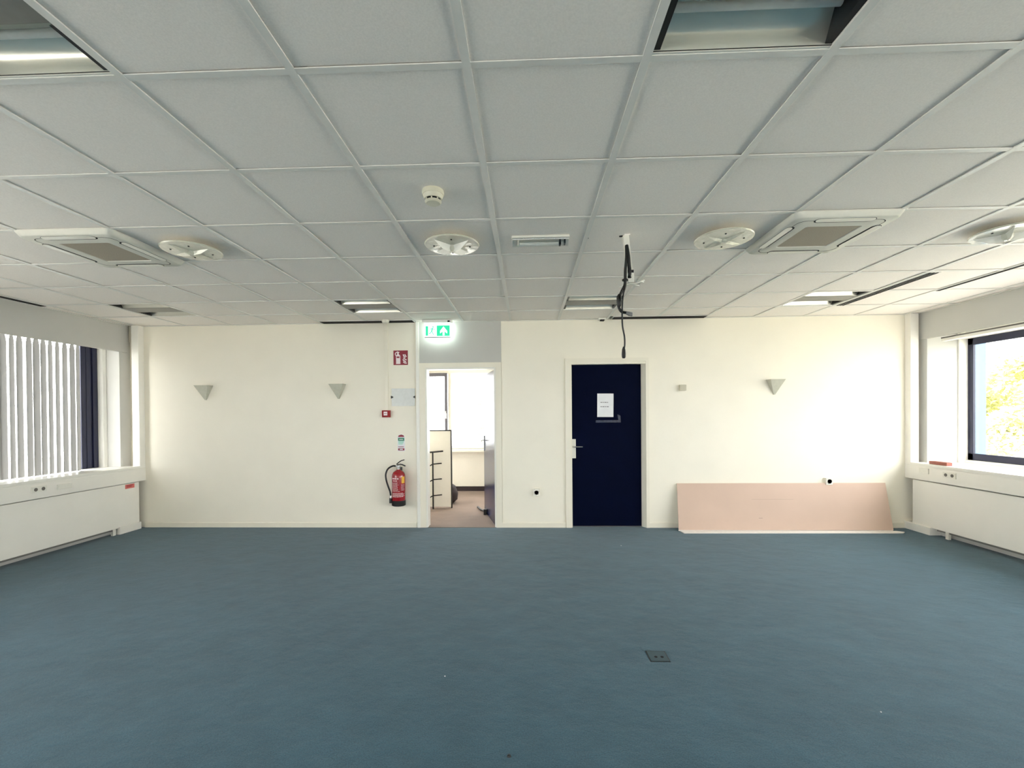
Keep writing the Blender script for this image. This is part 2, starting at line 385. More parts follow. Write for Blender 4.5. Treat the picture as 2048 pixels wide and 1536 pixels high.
# blinds
def vblind(label, sgn, xc, ys, z0, z1, ang):
    ym = (ys[0]+ys[-1])/2
    t = thing('vertical_blind', label, 'blind', (xc, ym, z1))
    o = Vector(t.location)
    obj('headrail', MB(o).box(xc-.02, ys[-1]-.06, z1, xc+.02, ys[0]+.06, z1+.035), 'white_plastic', t)
    hw = .0445; zz = [z0, z0+.05, z1-.10, z1-.03]
    b = MB(); a = math.radians(ang); dx, dy = math.cos(a), math.sin(a)
    rings = []
    for z, wd in ((z0, hw), (z1-.09, hw), (z1-.035, hw*.72), (z1-.015, .012), (z1, .012)):
        ring = [(k*wd*dx-.006*(1-k*k)*dy, k*wd*dy+.006*(1-k*k)*dx, z-z1) for k in (-1, -.5, 0, .5, 1)]
        rings.append(ring)
    b.loft(rings, cap=False, close=False)
    me = b.mesh('slat'); me.materials.append(M['fabric'])
    for p in me.polygons: p.use_smooth = True
    for y in ys:
        s = bpy.data.objects.new('slat', me); C.objects.link(s); s.parent = t
        s.location = (0, y-ym, 0); s.rotation_euler = (0, 0, random.uniform(-.12, .12))
    bc = MB(o).tube([(xc+dx*.04, y+dy*.04, z0+.01) for y in ys], .0015, 4)
    obj('bottom_chain', bc, 'white_plastic', t)
    return t
ysA = [3.535-.0748*k+random.uniform(-.009, .009) for k in range(36)]
vblind('grey vertical blind with half open slats hanging in the left window', -1, -5.03, ysA, .812, 2.30, 109)
t = thing('blind_headrail', 'empty white blind headrail under the bulkhead above the right window', 'blind rail', (5.0, .9, 2.23))
o = Vector(t.location)
obj('rail', MB(o).box(4.968, -2.0, 2.228, 5.03, 3.83, 2.268), 'gloss_white', t, bevel=.004)
obj('groove', MB(o).box(4.9655, -2.0, 2.258, 4.968, 3.83, 2.272), 'socket_grey', t)  # dark strip on the rail, painting in the shade of the gap above
obj('bracket', MB(o).box(4.975, 3.6, 2.268, 5.02, 3.64, 2.35), 'white_plastic', t)
obj('bracket', MB(o).box(4.975, 1.6, 2.268, 5.02, 1.64, 2.35), 'white_plastic', t)

# cable trunking under both window sills, with a riser in the corner
def socket_face(mb_parent, o, x, y, z, sgn, wd, ht, n):
    p = obj('socket_plate', MB(o).box(x, y-wd/2, z-ht/2, x-.012*sgn, y+wd/2, z+ht/2), 'white_plastic', mb_parent, bevel=.002)
    if n:
        for k in range(n):
            yy = y-wd/2+wd*(k+.5)/n
            obj('socket_hole', MB(o).lathe([(.018, 0), (.018, .0015)], (x-.0122*sgn-.0015, yy, z), 16, 'x'), 'socket_grey', p)
def trunking(label, sgn, X, zb, zt, sockets):
    t = thing('cable_trunking', label, 'cable trunking', (X, 1.0, zb)); o = Vector(t.location)
    obj('channel', MB(o).box(X, REAR, zb, X+.13*sgn, W, zt), 'white_paint', t, bevel=.004)
    obj('cover_strip', MB(o).box(X-.004*sgn, REAR, zb+.045, X+.002*sgn, W-.1, zt-.018), 'white_paint', t)
    obj('riser', MB(o).box(X, 4.05, zt, X+.095*sgn, W, H), 'white_paint', t, bevel=.004)
    for y, z, wd, ht, n in sockets: socket_face(t, o, X-.004*sgn, y, z, sgn, wd, ht, n)
    return t
trunking('white cable trunking below the right window sill with a double socket', 1, 4.81, .62, .785, [(3.545, .722, .15, .062, 2), (3.86, .732, .12, .062, 0)])
trunking('white cable trunking below the left window sill with a double socket', -1, -4.76, .612, .775, [(2.85, .708, .14, .06, 2), (3.10, .70, .15, .05, 0)])

# radiator covers
def radiator(label, sgn, X, ya, yb, z0, z1, fy):
    t = thing('radiator_cover', label, 'radiator', (X, (ya+yb)/2, 0)); o = Vector(t.location)
    obj('front_panel', MB(o).box(X, yb, z0, X+.02*sgn, ya, z1), 'white_paint', t, bevel=.006)
    obj('lower_lip', MB(o).box(X+.02*sgn, yb+.02, z0-.022, X+.045*sgn, ya-.3, z0+.05), 'mid_grey', t)
    for y in (fy, fy-1.9): obj('foot', MB(o).box(X+.012*sgn, y-.018, 0, X+.04*sgn, y+.018, z0+.01), 'white_plastic', t)
    return t
radiator('white radiator panel under the right window, raised off the carpet', 1, 4.83, 4.05, .4, .082, .608, 3.62)
radiator('white radiator panel under the left window with a red sticker', -1, -4.785, 4.06, .4, .078, .603, 3.72)
tag(obj('wall_plinth', MB().box(4.80, 3.785, 0, 4.93, W, .088), 'white_paint', bevel=.003), 'short white plinth on the floor in the right corner below the radiator panel', 'plinth')
tag(obj('wall_plinth', MB().box(-4.77, 3.765, 0, -4.90, 4.07, .09), 'white_paint', bevel=.003), 'short white plinth on the floor in the left corner below the radiator panel', 'plinth')
st = thing('red_sticker', 'small red sticker on the left radiator panel near the corner', 'sticker', (-4.783, 3.93, .565)); o = Vector(st.location)
obj('backing', MB(o).box(-4.785, 3.86, .54, -4.7835, 3.99, .592), mat('sticker_red', (214, 110, 104), .5), st)
obj('lettering', MB(o).box(-4.7836, 3.88, .575, -4.783, 3.97, .582).box(-4.7836, 3.88, .56, -4.783, 3.95, .567), 'sign_red', st)

# ------------------------------------------------------------------ doors
d1 = root_struct('door_1', (-.64, W, 0)); o = Vector(d1.location)
obj('transom_panel', MB(o).box(-1.165, W-.006, 2.085, -.122, W+.10, H), 'grey_panel', d1)
obj('side_post', MB(o).box(-1.203, W-.022, 0, -1.163, W+.02, H), 'gloss_white', d1, bevel=.003)
cas = MB(o)
for x0, x1 in ((-1.163, -1.09), (-.195, -.124)): cas.box(x0, W-.014, 0, x1, W+.12, 2.085)
cas.box(-1.09, W-.014, 2.025, -.195, W+.12, 2.085)
obj('casing', cas, 'trim', d1)
jb = MB(o); jb.box(-1.09, W-.004, 0, -1.068, W+.13, 2.025); jb.box(-.217, W-.004, 0, -.195, W+.07, 2.025); jb.box(-1.068, W-.004, 2.005, -.217, W+.13, 2.025)
obj('jamb', jb, 'gloss_white', d1)
leaf_a = math.atan2(.775, -.20)
def leafpt(u, v, z):   # along the leaf, across its thickness
    c, s_ = math.cos(leaf_a), math.sin(leaf_a); return (-.222+u*c-v*s_, W+.085+u*s_+v*c, z)
def leafbox(mb, u0, u1, v0, v1, z0, z1):
    return mb.loft([[leafpt(u0, v0, z), leafpt(u1, v0, z), leafpt(u1, v1, z), leafpt(u0, v1, z)] for z in (z0, z1)])
lf = obj('door_leaf', leafbox(MB(o), 0, .86, -.04, 0, .008, 2.0), 'navy_gloss', d1, label='navy door leaf standing open into the next room')
hd = MB(o); leafbox(hd, .80, .835, 0, .012, .90, 1.12); leafbox(hd, .80, .835, -.052, -.04, .90, 1.12)
leafbox(hd, .81, .825, .012, .06, 1.045, 1.062); leafbox(hd, .70, .825, .05, .066, 1.045, 1.062)
leafbox(hd, .81, .825, -.1, -.052, 1.045, 1.062); leafbox(hd, .70, .825, -.106, -.09, 1.045, 1.062)
obj('handle', hd, 'chrome', lf)
obj('hinge_gap_shade', MB(o).box(-.222, W+.07, 0, -.205, W+.1, 2.02), 'void', d1)  # black strip standing in for the shadow in the hinge gap
obj('threshold', MB(o).box(-1.068, W-.01, 0, -.205, W+.1, .004), 'brown_carpet', d1)
ds = MB(); ds.tube([(-.40, 4.86, .035), (-.44, 4.98, .03), (-.50, 5.12, .018), (-.565, 5.33, .014)], .016, 6); ds.box(-.43, 4.83, .0, -.39, 4.87, .08)
tag(obj('door_stop', ds, 'black'), 'dark bar holding open the navy door in the next room', 'doorstop')

d2 = root_struct('door_2', (1.19, W, 0)); o = Vector(d2.location)
cas = MB(o)
for x0, x1 in ((.678, .745), (1.676, 1.712)): cas.box(x0, W-.018, 0, x1, W+.02, 2.12)
cas.box(.745, W-.018, 2.075, 1.676, W+.02, 2.12)
obj('casing', cas, 'trim', d2)
jb = MB(o); jb.box(.70, W+.02, 0, .745, W+.12, 2.08); jb.box(1.69, W+.02, 0, 1.70, W+.12, 2.08)
jb.box(.745, W-.008, 0, .759, W+.12, 2.075)
jb.prism([(1.676, W-.008), (1.690, W-.008), (1.690, W+.12), (1.634, W+.12), (1.634, W+.055), (1.648, W+.03)], 'z', 0, 2.075)
jb.box(.759, W-.008, 2.046, 1.676, W+.12, 2.075)
obj('jamb', jb, 'trim', d2)
lf = obj('door_leaf', MB(o).box(.760, W+.06, .006, 1.633, W+.10, 2.045), 'navy', d2, bevel=.002, label='closed navy blue door leaf')
obj('handle_plate', MB(o).box(.763, W+.05, .866, .812, W+.06, 1.108), 'white_plastic', lf, bevel=.002)
hl = MB(o).tube(smooth_path([(.785, W+.055, 1.012), (.785, W+.015, 1.012), (.792, W+.0, 1.012), (.812, W-.002, 1.012), (.892, W+.0, 1.011)], 4), .0095, 8)
obj('lever', hl, 'chrome', lf, smooth=True)
# notice on the closed door
pn = thing('paper_notice', 'creased white paper notice with two printed lines taped to the closed navy door', 'notice', (1.187, W+.058, 1.533)); pn.rotation_euler = (0, math.radians(.6), 0)
b = MB(); n = 8; vs = []
for r in range(n+1):
    for c in range(n+1):
        x = -.102+.204*c/n; z = -.148+.296*r/n
        vs.append((x, -.001-.004*abs(math.sin(x*38+z*13))*(.3+.7*r/n if c > 2 else .6), z))
b.add(vs, [(r*(n+1)+c, r*(n+1)+c+1, (r+1)*(n+1)+c+1, (r+1)*(n+1)+c) for r in range(n) for c in range(n)])
obj('sheet', b, 'paper', pn, smooth=True)
for z, wd in ((.036, (.022, .014, .030, .012)), (-.018, (.018, .026, .016, .026))):
    x = -.062; b = MB()
    for q in wd: b.box(x, -.0075, z-.0045, x+q, -.0066, z+.0045); x += q+.006
    obj('printed_line', b, 'ink', pn)
tp = MB().box(1.068, W+.0585, 1.315, 1.36, W+.06, 1.345).prism([(1.355, 1.315), (1.38, 1.315), (1.375, 1.40), (1.34, 1.415)], 'y', W+.0585, W+.06)
tag(obj('tape_residue', tp, 'tape'), 'faint strip of clear tape below the notice on the navy door', 'tape')

# ------------------------------------------------------------------ ceiling fittings
def troffer():
    t = thing('recessed_light', '', 'ceiling light', (0, 0, 0), 0, 'square recessed ceiling lights')
    hx = .287
    for name, P, mm in (('reflector', [(-.287, .004), (-.28, .04), (-.255, .082), (-.20, .09), (-.155, .086), (-.13, .068), (-.115, .044), (-.1085, .022), (-.106, .006)], 'alu'), ('reflector', [(.088, .006), (.097, .036), (.113, .066), (.14, .086), (.18, .09), (.225, .082), (.252, .066), (.2655, .044), (.272, .022), (.2745, .004)], 'alu'),
                         ('centre_plate', [(-.105, .008), (-.10, .002), (.083, .002), (.088, .008)], 'mid_grey')):
        b = MB(); b.loft([[(x, y, z) for y, z in P] for x in (-hx, hx)], cap=False, close=False); obj(name, b, mm, t, smooth=True)
    obj('shadow_gap', MB().box(-hx, .275, .004, hx, .279, .007), 'dark_end', t)
    b = MB(); b.box(-.3, -.3, .002, .3, -.286, .012).box(-.3, .279, .001, .3, .3, .012).box(-.3, -.286, .002, -.286, .286, .012).box(.286, -.286, .002, .3, .286, .012)
    obj('rim', b, 'gloss_white', t)
    b = MB(); b.box(-.295, -.295, .1, .295, .295, .11).box(-.295, -.295, .012, -.289, .295, .1).box(.289, -.295, .012, .295, .295, .1).box(-.289, -.295, .012, .289, -.289, .1).box(-.289, .289, .012, .289, .295, .1)
    obj('housing', b, 'dark_end', t)
    for s in (-1, 1):
        for y0 in (-.195, .185): obj('end_plate', MB().prism([(y0-.088, .006), (y0+.088, .006), (y0+.04, .083), (y0-.04, .083)], 'x', s*.262, s*.285), 'dark_end', t)
        obj('tube', MB().lathe([(.013, -.255), (.013, .255)], (0, s*.19-.005, .062), 10, 'x'), 'tube', t, smooth=True)
    return t
tl = {(-7, 5): 'square recessed light nearest the left window blind, by the back wall', (-3, 5): 'square recessed light near the exit sign, left of the open doorway', (1, 5): 'square recessed light behind the hanging black cables', (5, 5): 'square recessed light near the back right corner beside the slotted vent',
      (-3, -1): 'large recessed light cut off at the top left corner of the photo', (1, -1): 'large recessed light cut off at the top edge, right of centre', (-7, -1): 'recessed light over the left window, out of the photo', (5, -1): 'recessed light over the right window, out of the photo',
      (-7, -7): 'recessed light behind the camera, far left', (-3, -7): 'recessed light behind the camera, left of centre', (1, -7): 'recessed light behind the camera, right of centre', (5, -7): 'recessed light behind the camera, far right'}
t0 = None
for (i, j) in troffers:
    loc = ((i+.5)*T, (j+.5)*T, H+.001)
    if t0 is None: t0 = troffer(); t0.location = loc; t0['label'] = tl[(i, j)]
    else: dup(t0, loc, 0, tl[(i, j)])

def stadium(x0, x1, y, r, z, n=8):
    return [(px, py, z) for px, py in arc(x1, y, r, -90, 90, n)+arc(x0, y, r, 90, 270, n)]
def cassette():
    t = thing('air_conditioner', '', 'air conditioner', (0, 0, 0), 0, 'ceiling air conditioning cassettes')
    def sq(h, z, r=.03):
        p = []
        for cx, cy, a in ((h-r, h-r, 0), (-h+r, h-r, 90), (-h+r, -h+r, 180), (h-r, -h+r, 270)):
            p += [(x, y, z) for x, y in arc(cx, cy, r, a, a+90, 5)]
        return p
    b = MB(); b.loft([sq(.316, .001, .02), sq(.316, -.006, .03), sq(.306, -.030, .045), sq(.300, -.035, .045), sq(.172, -.035, .014), sq(.168, -.029, .012), sq(.01, -.029, .004)])
    obj('panel', b, 'matte_white', t, smooth=True)
    obj('grille', MB().loft([sq(.166, -.0285, .010), sq(.166, -.0315, .010)]), 'grille', t, label='beige intake grille')
    g = MB()      # dark groove that runs round the flaps
    g.loft([sq(.262, -.0346, .05), sq(.262, -.0354, .05), sq(.2585, -.0354, .05), sq(.2585, -.0346, .05)], cap=False)
    obj('groove', g, 'void', t)
    for k in range(4):
        R_ = Matrix.Rotation(k*PI/2, 4, 'Z')
        def rot(p, dz=0): q = R_ @ Vector(p); return (q.x, q.y, q.z+dz)
        b = MB(); b.loft([[rot(p) for p in stadium(-.15, .15, -.262, .0285, -.0310)], [rot(p) for p in stadium(-.15, .15, -.262, .0285, -.0358)]]); obj('outlet', b, 'void', t)
        b = MB(); b.loft([[rot((p[0], p[1]-.005, -.034)) for p in stadium(-.15, .15, -.262, .0215, 0)], [rot((p[0], p[1]-.005, -.0385)) for p in stadium(-.15, .15, -.262, .0215, 0)]]); obj('flap', b, 'white_plastic', t)
    return t
a = cassette(); a.location = (-4.5*T, 2.5*T, H); a['label'] = 'square ceiling air conditioner cassette on the left, towards the blinds'
dup(a, (3.5*T, 2.5*T, H), 0, 'square ceiling air conditioner cassette on the right with a beige grille')

def disc(label, loc, rot, star, grp='round ceiling discs'):
    t = thing('ceiling_air_disc', label, 'air diffuser', loc, rot, grp)
    obj('neck', MB().lathe([(.075, -.006), (.075, -.032)], (0, 0, .006), 20), 'grid', t, smooth=True)
    obj('plate', MB().lathe([(.02, -.028), (.15, -.026), (.179, -.028), (.183, -.033), (.179, -.039), (.15, -.041), (.02, -.044)], n=40), 'disc_plastic', t, smooth=True)
    obj('hub', MB().lathe([(.034, -.043), (.03, -.045-star*.5), (.018, -.048-star*.8), (.004, -.05-star*.8)], n=16), 'disc_plastic', t, smooth=True)
    for k in range(4):
        a = k*PI/2+PI/4; c, s = math.cos(a), math.sin(a)
        def P(r, w, z): return (r*c-w*s, r*s+w*c, z)
        b = MB(); b.loft([[P(.015, -.017, -.042), P(.015, .017, -.042), P(.013, 0, -.046-star)], [P(.085, -.010, -.042), P(.085, .010, -.042), P(.085, 0, -.045-star*.9)], [P(.155, -.003, -.041), P(.155, .003, -.041), P(.155, 0, -.0425)]])
        obj('vane', b, 'gloss_white' if star > .03 else 'disc_plastic', t)
        a += PI/4; q = (.12*math.cos(a), .12*math.sin(a), 0)
        obj('screw', MB().lathe([(.0055, -.041), (.0055, -.0455)], q, 8), 'void', t)
    return t
disc('round ceiling disc with a pointed white star, left of the small tube light', (-.5*T, 2.5*T, H), .12, .038)
disc('flat round ceiling disc left of the right air conditioner', (2.5*T, 2.5*T, H), -.3, .014)
disc('round ceiling disc beside the left air conditioner', (-3.5*T, 2.5*T, H), .5, .02)
disc('shiny round ceiling disc near the right window, cut by the photo edge', (5.5*T, 2.5*T, H), .2, .042)

sd = thing('smoke_detector', 'small cream smoke detector on the ceiling above the star disc', 'smoke detector', (-.291, .845, H))
obj('base', MB().lathe([(.055, .008), (.058, -.008), (.056, -.02)], n=24), 'cream_plastic', sd, smooth=True)
obj('body', MB().lathe([(.054, -.02), (.048, -.036), (.046, -.04)], n=24), 'cream_plastic', sd, smooth=True)
obj('sensor_gap', MB().lathe([(.039, -.040), (.039, -.051)], n=24), 'void', sd)
for k in range(8):
    a = k*PI/4+PI/8*0; obj('rib', MB().box(-.003, .036, -.052, .003, .043, -.039), 'cream_plastic', sd).rotation_euler = (0, 0, a)
obj('cap', MB().lathe([(.043, -.05), (.044, -.054), (.036, -.062), (.01, -.064)], n=24), 'cream_plastic', sd, smooth=True)

em = thing('emergency_light', 'slim clear emergency tube light on the ceiling tile beside the star disc', 'emergency light', (.294, 1.50, H))
obj('base', MB().box(-.19, -.045, -.012, .19, .045, .004), 'white_plastic', em, bevel=.004)
prof = [(.042*math.cos(math.radians(a)), -.012-.042*math.sin(math.radians(a))) for a in range(0, 181, 18)]
b = MB(); b.loft([[(x, y*.9, z) for y, z in prof] for x in (-.185, .185)]); obj('cover', b, 'clear', em, smooth=True)
obj('tube', MB().lathe([(.012, -.13), (.012, .13)], (-.01, .012, -.034), 10, 'x'), 'tube', em, smooth=True)
obj('tube_holder', MB().box(.125, -.006, -.046, .137, .03, -.012).box(.158, -.006, -.04, .168, .03, -.012), 'black', em)
obj('tube_holder', MB().box(-.155, -.006, -.046, -.143, .03, -.012), 'white_plastic', em)

# projector pole and hanging cables
pm = thing('projector_mount', 'bare white projector pole with claw arms hanging from the ceiling', 'projector mount', (.858, 1.497, H)); o = Vector(pm.location)
obj('ceiling_plate', MB(o).box(.846, 1.475, H-.001, .884, 1.52, H+.006), 'tile', pm)
obj('pole', MB(o).loft([[(cx+a*.018, cy+b_*.018, z) for a, b_ in ((-1, -1), (1, -1), (1, 1), (-1, 1))] for cx, cy, z in ((.858, 1.497, H), (.884, 1.492, 2.35))]), 'white_plastic', pm)
obj('clamp', MB(o).box(.868, 1.466, 2.352, .904, 1.516, 2.37), 'dark_end', pm)
obj('head_block', MB(o).box(.866, 1.465, 2.288, .906, 1.515, 2.352), 'white_plastic', pm, bevel=.003)
obj('bolt', MB(o).lathe([(.006, 0), (.006, .004)], (.882, 1.461, 2.32), 10, 'y'), 'dark_end', pm)
for p in ([(.885, 1.49, 2.285), (.93, 1.46, 2.278), (.965, 1.44, 2.292)], [(.885, 1.49, 2.285), (.915, 1.44, 2.27), (.94, 1.38, 2.265)], [(.885, 1.49, 2.285), (.85, 1.53, 2.28), (.84, 1.57, 2.285)], [(.885, 1.49, 2.285), (.93, 1.53, 2.285), (.955, 1.56, 2.29)]):
    b = MB(o); pts = [Vector(q) for q in p]
    for q0, q1 in zip(pts, pts[1:]):
        d = (q1-q0).normalized(); s = Vector((-d.y, d.x, 0)).normalized()*.009; u = Vector((0, 0, .0025))
        b.loft([[q-s-u, q+s-u, q+s+u, q-s+u] for q in (q0, q1)])
    obj('claw_arm', b, 'white_plastic', pm)
tag(obj('ceiling_hole', MB().lathe([(.013, -.002), (.013, .001)], (.832, 1.512, H+.005), 14), 'void'), 'small black hole in the ceiling tile beside the projector pole', 'hole')
tag(obj('ceiling_screw', MB().lathe([(.006, -.004), (.006, .001)], (.614, 1.53, H+.005), 10), 'black'), 'tiny black screw on the ceiling grid between the tube light and the pole', 'screw')
cb = thing('hanging_cables', 'black cables dangling from the projector pole in front of the navy door', 'cable', (.85, 1.455, 2.53)); o = Vector(cb.location)
Y = 1.455
obj('power_cable', MB(o).tube(smooth_path([(.863, 1.48, 2.535), (.866, Y, 2.47), (.872, Y, 2.40), (.876, Y, 2.345), (.874, 1.47, 2.32)]), .0105, 8), 'black', cb, smooth=True)
obj('video_cable', MB(o).tube(smooth_path([(.859, 1.48, 2.535), (.854, Y, 2.45), (.846, Y, 2.36), (.845, Y, 2.30), (.84, Y, 2.262), (.822, Y, 2.225), (.808, Y, 2.185), (.801, Y, 2.14), (.806, Y, 2.115), (.822, Y, 2.093), (.85, Y, 2.087)]), .009, 8), 'black', cb, smooth=True)
obj('thin_cable', MB(o).tube(smooth_path([(.861, 1.478, 2.535), (.849, Y-.01, 2.37), (.846, Y-.01, 2.265), (.832, Y-.01, 2.21), (.824, Y-.01, 2.15), (.822, Y-.01, 2.08), (.824, Y-.01, 2.0), (.836, Y-.01, 1.93), (.838, Y-.01, 1.88), (.833, Y-.01, 1.845)]), .0055, 8), 'black', cb, smooth=True)
obj('cable_knot', MB(o).lathe([(.004, -.05), (.014, -.032), (.017, 0), (.014, .03), (.004, .045)], (.804, Y, 2.165), 10), 'black', cb, smooth=True)
obj('cable_tie', MB(o).lathe([(.019, -.005), (.019, .005)], (.844, Y, 2.30), 10), 'dark_end', cb)
obj('connector', MB(o).loft([[(.845, Y-.006, 2.08), (.845, Y+.006, 2.08), (.845, Y+.006, 2.096), (.845, Y-.006, 2.096)], [(.868, Y-.009, 2.066), (.868, Y+.009, 2.066), (.868, Y+.009, 2.092), (.868, Y-.009, 2.092)], [(.89, Y-.009, 2.063), (.89, Y+.009, 2.063), (.89, Y+.009, 2.086), (.89, Y-.009, 2.086)]]), mat('grey_plug', (112, 112, 112), .4), cb, bevel=.002, label='grey plastic connector')
obj('plug', MB(o).lathe([(.005, .048), (.011, .03), (.0135, 0), (.0125, -.02), (.008, -.028)], (.831, Y-.01, 1.815), 10), 'black', cb, smooth=True)

# slot vents
def slot_vent(label, x0, x1, y0, y1, n):
    t = thing('slot_vent', label, 'air vent', ((x0+x1)/2, (y0+y1)/2, H)); o = Vector(t.location)
    obj('frame', MB(o).box(x0-.006, y0, H-.003, x1+.006, y1, H+.006), 'grid', t)
    w_ = (x1-x0)/n
    for k in range(n): obj('slot', MB(o).box(x0+w_*k+(.007 if n > 1 else .003), y0+.008, H-.006, x0+w_*(k+1)-(.007 if n > 1 else .003), y1-.008, H-.002), 'void', t)
    return t
slot_vent('long ceiling slot vent with three black lines, beside the back right light', 3.615, 3.705, 2.42, 3.585, 3)
slot_vent('single black ceiling slot near the right window, cut by the photo edge', 4.195, 4.235, .65, 3.03, 1)
slot_vent('black ceiling slot along the left bulkhead, cut by the photo edge', -4.90, -4.83, .65, 3.03, 1)

slot_vent('long black ceiling slot along the back wall, left of the exit sign', -4*T+.02, -2*T-.012, W-.15, W-.012, 1)
slot_vent('long black ceiling slot along the back wall above the navy door', 2*T+.06, 4*T-.012, W-.15, W-.012, 1)
# exit sign
ex = thing('exit_sign', 'lit green exit sign with an up arrow above the open doorway', 'exit sign', (-.895, 4.02, H)); o = Vector(ex.location)
obj('housing', MB(o).box(-1.09, 3.985, H-.034, -.72, 4.055, H+.001), 'grid', ex, bevel=.004)
obj('housing_clip', MB(o).box(-.772, 3.98, H-.032, -.745, 3.986, H-.014), 'dark_end', ex)
obj('panel', MB(o).box(-1.062, 4.012, 2.395, -.742, 4.028, H-.034), 'exit_white', ex)
obj('lamp_back', MB(o).box(-1.06, 4.028, 2.40, -.744, 4.031, H-.036), 'exit_lamp', ex)
obj('edge_strip', MB(o).box(-1.062, 4.011, 2.389, -.742, 4.029, 2.395), 'dark_end', ex)
y0, y1 = 4.0095, 4.012
obj('green_field', MB(o).box(-.912, y0, 2.405, -.75, y1, 2.535), 'exit_green', ex)
obj('door_bar', MB(o).box(-1.05, y0, 2.41, -1.02, y1, 2.53), 'exit_green', ex)
ay = 4.009
obj('arrow', MB(o).prism([(-.838, 2.412), (-.814, 2.412), (-.814, 2.462), (-.782, 2.435), (-.782, 2.466), (-.826, 2.522), (-.870, 2.466), (-.870, 2.435), (-.838, 2.462)], 'y', ay-.001, ay), 'exit_white', ex)
rm = MB(o)
def stroke(b, pts, wd, y0, y1):
    for (a, b2), (c, d) in zip(pts, pts[1:]):
        L_ = math.hypot(c-a, d-b2) or 1; nx, nz = -(d-b2)/L_*wd/2, (c-a)/L_*wd/2
        b.prism([(a-nx, b2-nz), (c-nx, d-nz), (c+nx, d+nz), (a+nx, b2+nz)], 'y', y0, y1)
stroke(rm, [(-.963, 2.505), (-.975, 2.468)], .014, y0, y1); stroke(rm, [(-.975, 2.468), (-.962, 2.445), (-.95, 2.418)], .009, y0, y1)
stroke(rm, [(-.976, 2.468), (-.990, 2.442), (-1.012, 2.442)], .009, y0, y1); stroke(rm, [(-.965, 2.502), (-.985, 2.498), (-.994, 2.482)], .007, y0, y1)
stroke(rm, [(-.963, 2.502), (-.948, 2.488), (-.935, 2.492)], .007, y0, y1)
rm.prism([(x, z) for x, z in arc(-.957, 2.519, .0085, 0, 330, 10)], 'y', y0, y1)
obj('running_figure', rm, 'exit_green', ex)

# ------------------------------------------------------------------ things on the back wall
def sconce(label, x):
    t = thing('wall_sconce', label, 'wall lamp', (x, W, 1.645), 0, 'pyramid wall sconces')
    wd, d, h, th = .098, .098, .185, .005
    def ring(k, z): return [(-wd*k, 0, z), (-wd*.92*k, -d*k, z), (wd*.92*k, -d*k, z), (wd*k, 0, z)]
    b = MB(); out = [ring(.10, 0), ring(1, h)]; inn = [ring(.93, h), ring(.12, .01)]
    b.loft(out+inn, cap=True); obj('shade', b, 'sconce', t)
    obj('lamp_holder', MB().lathe([(.016, .12), (.016, .165)], (0, -.045, 0), 12), 'white_plastic', t)
    return t
sconce('pyramid wall sconce nearest the left window', -3.945)
sconce('pyramid wall sconce between the left corner and the fire sign', -2.205)
sconce('pyramid wall sconce right of the navy door', 3.245)

fs = thing('fire_sign', 'square red fire extinguisher sign high on the wall beside the doorway', 'sign', (-1.40, W, 2.158)); o = Vector(fs.location)
fx0, fx1, fz0, fz1 = -1.492, -1.308, 2.066, 2.25
obj('plate', MB(o).box(fx0, W-.004, fz0, fx1, W, fz1), 'sign_red', fs)
def uv(u, v): return (fx0+u*(fx1-fx0), fz1-v*(fz1-fz0))
b = MB(o); ya, yb = W-.0048, W-.004
b.prism([uv(*p) for p in ((.18, .93), (.18, .36), (.24, .29), (.27, .24), (.25, .18), (.31, .08), (.44, .11), (.36, .18), (.38, .27), (.46, .33), (.48, .40), (.48, .93))], 'y', ya, yb)
stroke(b, [uv(*p) for p in ((.31, .08), (.17, .15), (.12, .23), (.16, .33), (.19, .37))], .010, ya, yb)
obj('extinguisher_symbol', b, 'sign_pink', fs)
obj('symbol_window', MB(o).prism([uv(*p) for p in ((.22, .41), (.42, .41), (.42, .52), (.22, .52))], 'y', W-.0053, W-.0048), 'sign_red', fs)
b = MB(o)
for pts in (((.68, .27), (.72, .40), (.83, .50)), ((.79, .27), (.83, .37), (.90, .43)), ((.69, .50), (.78, .59), (.91, .66)), ((.65, .62), (.75, .72), (.88, .79)), ((.69, .77), (.76, .86), (.92, .88))):
    stroke(b, [uv(*p) for p in pts], .013, ya, yb)
obj('flame_symbol', b, 'sign_pink', fs)

cn = thing('wall_conduit', 'thin cream cable conduit running down to the red call point', 'conduit', (-1.582, W, 1.49)); o = Vector(cn.location)
obj('channel', MB(o).box(-1.604, W-.016, 1.49, -1.562, W, 2.53), 'wall', cn, bevel=.002)
obj('joint_cover', MB(o).box(-1.608, W-.02, 2.50, -1.558, W, H), 'wall', cn, bevel=.002)
cp = thing('call_point', 'small red fire alarm call point at the foot of the conduit', 'fire alarm', (-1.584, W, 1.449)); o = Vector(cp.location)
obj('box', MB(o).box(-1.634, W-.05, 1.403, -1.536, W, 1.492), 'matte_red', cp, bevel=.004)
obj('glass_plate', MB(o).box(-1.611, W-.0515, 1.427, -1.564, W-.05, 1.475), 'sign_pink', cp)
obj('press_mark', MB(o).box(-1.605, W-.0525, 1.447, -1.572, W-.0515, 1.453), 'sign_red', cp)
wh = thing('document_holder', 'blank whitish landscape sign holder with two black clips beside the doorway', 'sign holder', (-1.37, W, 1.655)); o = Vector(wh.location)
obj('plate', MB(o).box(-1.52, W-.012, 1.545, -1.222, W, 1.768), 'holder', wh, bevel=.003)
obj('clip', MB(o).prism([(-1.526, 1.64), (-1.498, 1.652), (-1.498, 1.664), (-1.526, 1.676)], 'y', W-.02, W-.012), 'black', wh)
obj('clip', MB(o).prism([(-1.216, 1.64), (-1.240, 1.652), (-1.240, 1.664), (-1.216, 1.676)], 'y', W-.02, W-.012), 'black', wh)
